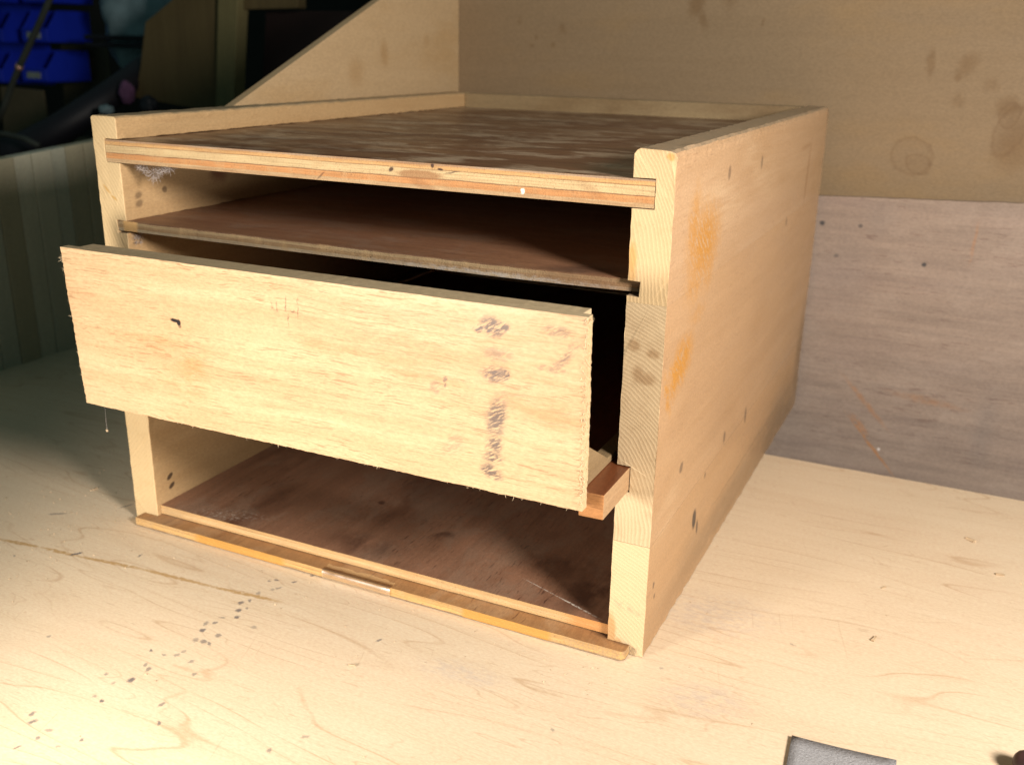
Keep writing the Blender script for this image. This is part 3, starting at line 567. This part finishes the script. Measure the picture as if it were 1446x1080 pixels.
# fluff caught under the top board
bm = bmesh.new(); R = random.Random(9)
for k in range(420):
    u = R.random(); x = .030+.026*u; drop = (.0075*math.exp(-((x-.041)/.006)**2)+.0025)*R.uniform(.2, 1)
    p = (x, .004+R.uniform(-.0015, .003), .2380-drop)
    hair(bm, p, (R.uniform(-1, 1), R.uniform(-1, 1), R.uniform(-.6, 1)), R.uniform(.001, .0045), .00009, 2.2, 5, R)
tag(link('cobweb_tuft', bm, M_FLUFF), 'whitish fluffy cobweb tuft caught under the top board at its left end', 'cobweb')
bm = bmesh.new()
for k in range(120):
    p = (.0205+R.uniform(0, .003), .004+R.uniform(-.001, .006), .1955-R.uniform(0, .006))
    hair(bm, p, (R.uniform(-1, 1), R.uniform(-1, 1), R.uniform(-1, .3)), R.uniform(.001, .004), .00008, 2, 4, R)
tag(link('cobweb_tuft', bm, M_FLUFF), 'small wisp of cobweb under the left end of the thin shelf', 'cobweb')

# ------------------------------------------------------------ small things on the bench
bm = bmesh.new(); n = 12
for i in range(n+1):
    pass
def sheet(name, corner, ex, ey, nx, ny, lift, th, mat):
    bm = bmesh.new(); g = []
    for j in range(ny+1):
        g.append([bm.verts.new(tuple(Vector(ex)*(i/nx)+Vector(ey)*(j/ny)+Vector((0, 0, lift(i/nx, j/ny))))) for i in range(nx+1)])
    for j in range(ny):
        for i in range(nx): bm.faces.new((g[j][i], g[j][i+1], g[j+1][i+1], g[j+1][i]))
    o = link(name, bm, mat, smooth=True); o.location = corner
    s = o.modifiers.new('solid', 'SOLIDIFY'); s.thickness = th; s.offset = 1
    return o
o = sheet('sandpaper', (.4440, -.0300, .0003), (.0465, .0050, 0), (.006, -.09, 0), 10, 14, lambda u, v: .0006*(1-u)**2*(1-v)+.0004*(.5-u)**2*4*(1-v), .0006, M_SAND)
tag(o, 'grey piece of sandpaper lying on the bench at the front edge of the picture', 'sandpaper')
bm = bmesh.new(); tube(bm, [(.0, 0, 0), (.002, -.0007, 0), (.006, -.0022, 0), (.014, -.005, 0), (.04, -.014, 0), (.09, -.032, 0)], [.004, .0075, .0105, .012, .012, .010], 20)
o = link('tool_handle', bm, M_HANDLE, smooth=True); o.location = (.5385, -.0065, .0066); o.scale = (.55, .55, .55)
tag(o, 'dark brown round-ended tool handle at the lower right corner', 'tool handle')
R = random.Random(15)
for x, y, k, lab in ((.470, .0752, 1.3, 'pale splinter lying loose on the bench right of the cabinet, nearest its front'), (.515, .229, 1.5, 'pale wood chip lying on the bench just in front of the pinkish plywood sheet'),
                     (.5332, .1868, 1.1, 'pale wood chip lying at the right edge of the picture, below the plywood sheet'), (.4691, .1367, .8, 'tiny pale wood chip on the bench halfway along the cabinet right side'),
                     (.226, -.0755, .9, 'tiny pale wood chip on the bench in front of the middle of the cabinet'), (-.06, .02, .9, 'tiny pale wood chip in the shade left of the cabinet foot')):
    bm = bmesh.new(); add_box(bm, -.0022*k, .0022*k, -.0006*k, .0006*k, 0, .0006*k)
    for v in bm.verts: v.co += Vector((R.uniform(-1, 1), R.uniform(-1, 1), R.uniform(0, 1)))*.0004*k
    o = link('wood_chip', bm, M_CHIP); o.location = (x, y, .0002); o.rotation_euler = (0, 0, R.uniform(0, 3))
    tag(o, lab, 'wood chip', 'wood chips scattered over the bench')

bm = bmesh.new(); R = random.Random(31)
for k in range(520):
    if k < 260: x, y = R.gauss(-.06, .06), R.gauss(-.01, .05)
    elif k < 380: x, y = R.uniform(-.05, .36), -.010-abs(R.gauss(0, .02))
    else: x, y = R.uniform(-.1, .56), R.uniform(-.2, .3)
    if -.002 < x < .362 and y > -.0095: continue
    r = abs(R.gauss(.00035, .00018))+.00012
    p = [Vector((R.uniform(-1, 1)*1.6, R.uniform(-1, 1), 0))*r for q in range(3)]
    vs = [bm.verts.new((x+q.x, y+q.y, .0001)) for q in p]; t = bm.verts.new((x, y, .0001+r*.8))
    for i in range(3): bm.faces.new((vs[i], vs[(i+1) % 3], t))
tag(link('sawdust', bm, M_CHIP), 'fine pale sawdust specks strewn over the bench round the cabinet', 'sawdust', kind='stuff')

# ------------------------------------------------------------ dim clutter beyond the bench, at the left
# lower shelf the clutter stands on
bm = bmesh.new(); add_box(bm, -2.4, -.37, .48, 1.75, .00, .03)
tag(link('far_shelf', bm, M_CARD), kind='structure')
# blue parts bins
def make_bin(loc, label):
    t = tag(empty('parts_bin', loc), label, 'parts bin', 'blue parts bins stacked in the dark')
    W2, DD, HH = .035, .11, .060; w = .002
    bm = bmesh.new()
    add_box(bm, -W2, W2, 0, DD, 0, w); add_box(bm, -W2, W2, DD-w, DD, w, HH)
    for s in (-1, 1):
        x0, x1 = sorted((s*W2, s*(W2-w)))
        prism(bm, [(.0, w), (DD-w, w), (DD-w, HH), (.030, HH), (.003, .026), (0, .026)], 'x', x0, x1)
    add_box(bm, -W2+w, W2-w, 0, w, w, .026); add_box(bm, -W2+w, W2-w, -.003, 0, .022, .026)
    link('body', bm, M_BLUE, t, bevel=.001)
    bm = bmesh.new(); add_box(bm, -.018, .018, -.0030, -.0005, .007, .019); link('label_card', bm, M_LABEL, t)
    return t
def ray_at(u, v, y):
    """bench-frame point seen at a photo position, at depth y (layout aid only)"""
    d = f_ + r_*((u-723)/1390.7) - u_*((v-540)/1390.7)
    return CAMP + d*((y-CAMP.y)/d.y)
for row, (v0, txt) in enumerate(((116, 'lowest'), (60, 'middle'), (4, 'top'))):
    for c, (uu, side) in enumerate(((-12, 'at the picture edge'), (50, 'next to the dark gap'))):
        p = ray_at(uu, v0, 1.02)
        make_bin((p.x, 1.02, p.z), 'blue plastic parts bin %s, %s row of the stack' % (side, txt))

# board the bins hang on, and the cardboard below
p = ray_at(46, 116, 1.14)
bm = bmesh.new(); add_box(bm, -.30, .06, 0, .012, -.005, .42)
o = link('bin_panel', bm, M_BLUE); o.location = (p.x, 1.135, p.z); tag(o, 'dark blue louvred panel behind the stack of parts bins', 'panel')
# dark cord with a copper ferrule
cp = [ray_at(u, v, .70) for u, v in ((78, -40), (72, -5), (58, 28), (45, 56), (33, 82), (27, 95), (17, 120), (7, 148), (-6, 178))]
t = tag(empty('cord', cp[-1]), 'thin dark cord with a copper ferrule hanging in front of the blue bins', 'cord')
bm = bmesh.new(); tube(bm, [q-cp[-1] for q in cp], .0052, 8); link('cable', bm, M_CABLE, t, smooth=True)
bm = bmesh.new(); d = (cp[5]-cp[4]).normalized(); tube(bm, [cp[5]-d*.004-cp[-1], cp[5]+d*.004-cp[-1]], .0062, 10); link('ferrule', bm, M_COPPER, t, smooth=True)
# thick dark hose lying over the clutter
bm = bmesh.new(); tube(bm, [ray_at(u, v, y) for u, v, y in ((-20, 222, .60), (30, 212, .62), (75, 190, .64), (120, 160, .67), (165, 128, .72), (200, 100, .78), (225, 80, .85))], [.022, .024, .024, .023, .021, .019, .017], 14)
tag(link('hose', bm, M_BLACK, smooth=True), 'thick black hose sloping up behind the left end of the cabinet', 'hose')
bm = bmesh.new(); tube(bm, [ray_at(u, v, .56) for u, v in ((-20, 188), (10, 190), (35, 196), (55, 206))], .004, 8)
tag(link('pipe', bm, M_CABLE, smooth=True), 'thin greyish pipe above the pine boards at the left edge', 'pipe')
# pale plastic sack tied with dark straps
c0 = ray_at(203, 35, 1.02)
t = tag(empty('plastic_sack', (c0.x, 1.02, c0.z-.09)), 'pale crumpled plastic sack with dark straps round it, behind the old box', 'sack')
bm = bmesh.new(); bmesh.ops.create_icosphere(bm, subdivisions=4, radius=1)
for v in bm.verts:
    q = v.co.copy(); k = 1+.16*mnoise.noise(q*2.3)+.10*abs(mnoise.noise(q*5.1))
    v.co = Vector((q.x*.075*k*(1+.25*q.z), q.y*.06*k, .085+q.z*.11*k))
link('body', bm, M_BAG, t, smooth=True)
for zz in (.066, .053):
    bm = bmesh.new(); add_box(bm, -.075, .07, -.075, .0, zz-.004, zz+.004)
    link('strap', bm, M_BLACK, t, bevel=.002)
# old open wooden box
y = .75; W3 = lambda u, v: (lambda q: (q.x, q.z))(ray_at(u, v, y))
c0 = ray_at(250, 160, y)
t = tag(empty('wooden_box', c0), 'old brown wooden box with one corner cut off and a dark open end', 'box')
bm = bmesh.new(); prism(bm, [(a-c0.x, b-c0.z) for a, b in (W3(190, 138), W3(198, 95), W3(205, 32), W3(255, -10), W3(262, -60), W3(316, -60), W3(312, 160))], 'y', 0, .012); link('end_panel', bm, M_BOXWOOD, t, bevel=.001)
bm = bmesh.new(); prism(bm, [(a-c0.x, b-c0.z) for a, b in (W3(312, 160), W3(317, -60), W3(346, -60), W3(337, 160))], 'y', -.012, .012); link('corner_post', bm, M_BOXEDGE, t, bevel=.001)
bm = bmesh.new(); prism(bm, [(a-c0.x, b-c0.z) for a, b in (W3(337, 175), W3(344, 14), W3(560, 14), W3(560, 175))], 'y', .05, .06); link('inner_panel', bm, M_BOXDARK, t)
bm = bmesh.new(); prism(bm, [(a-c0.x, b-c0.z) for a, b in (W3(344, 14), W3(345, -6), W3(420, -8), W3(420, 12))], 'y', 0, .02); link('top_rail', bm, M_BOXWOOD, t, bevel=.001)
# rags in the gap
def rag(name, u, v, y, r, mat, label, sq=1.):
    c = ray_at(u, v, y); bm = bmesh.new(); bmesh.ops.create_icosphere(bm, subdivisions=3, radius=r)
    for q in bm.verts: q.co *= 1+.35*mnoise.noise(q.co/r*1.7+Vector((u, v, 0))); q.co.z *= sq
    o = link(name, bm, mat, smooth=True); o.location = c; tag(o, label, 'rag')
rag('rag', 179, 132, .70, .011, M_PURP, 'small crumpled purple rag behind the left end of the cabinet', 1.5)
rag('rag', 210, 150, .66, .014, M_BLACK, 'dark rag lying beside the purple one')
rag('rag', 150, 155, .64, .010, M_BAG, 'small bluish grey rag just above the left cabinet corner', .7)
# folded cardboard under the bins
for u0, u1, v0, v1, yy, lab in ((8, 62, 128, 215, .95, 'dim piece of brown cardboard below the blue bins'), (92, 150, 60, 160, 1.15, 'dim upright piece of cardboard right of the blue bins')):
    a = ray_at(u0, v1, yy); b = ray_at(u1, v0, yy)
    bm = bmesh.new(); prism(bm, [(0, 0), (b.x-a.x, -.004), (b.x-a.x-.004, b.z-a.z), (.012, b.z-a.z+.004)], 'y', 0, .004)
    o = link('cardboard_piece', bm, M_CARD); o.location = a; tag(o, lab, 'cardboard')
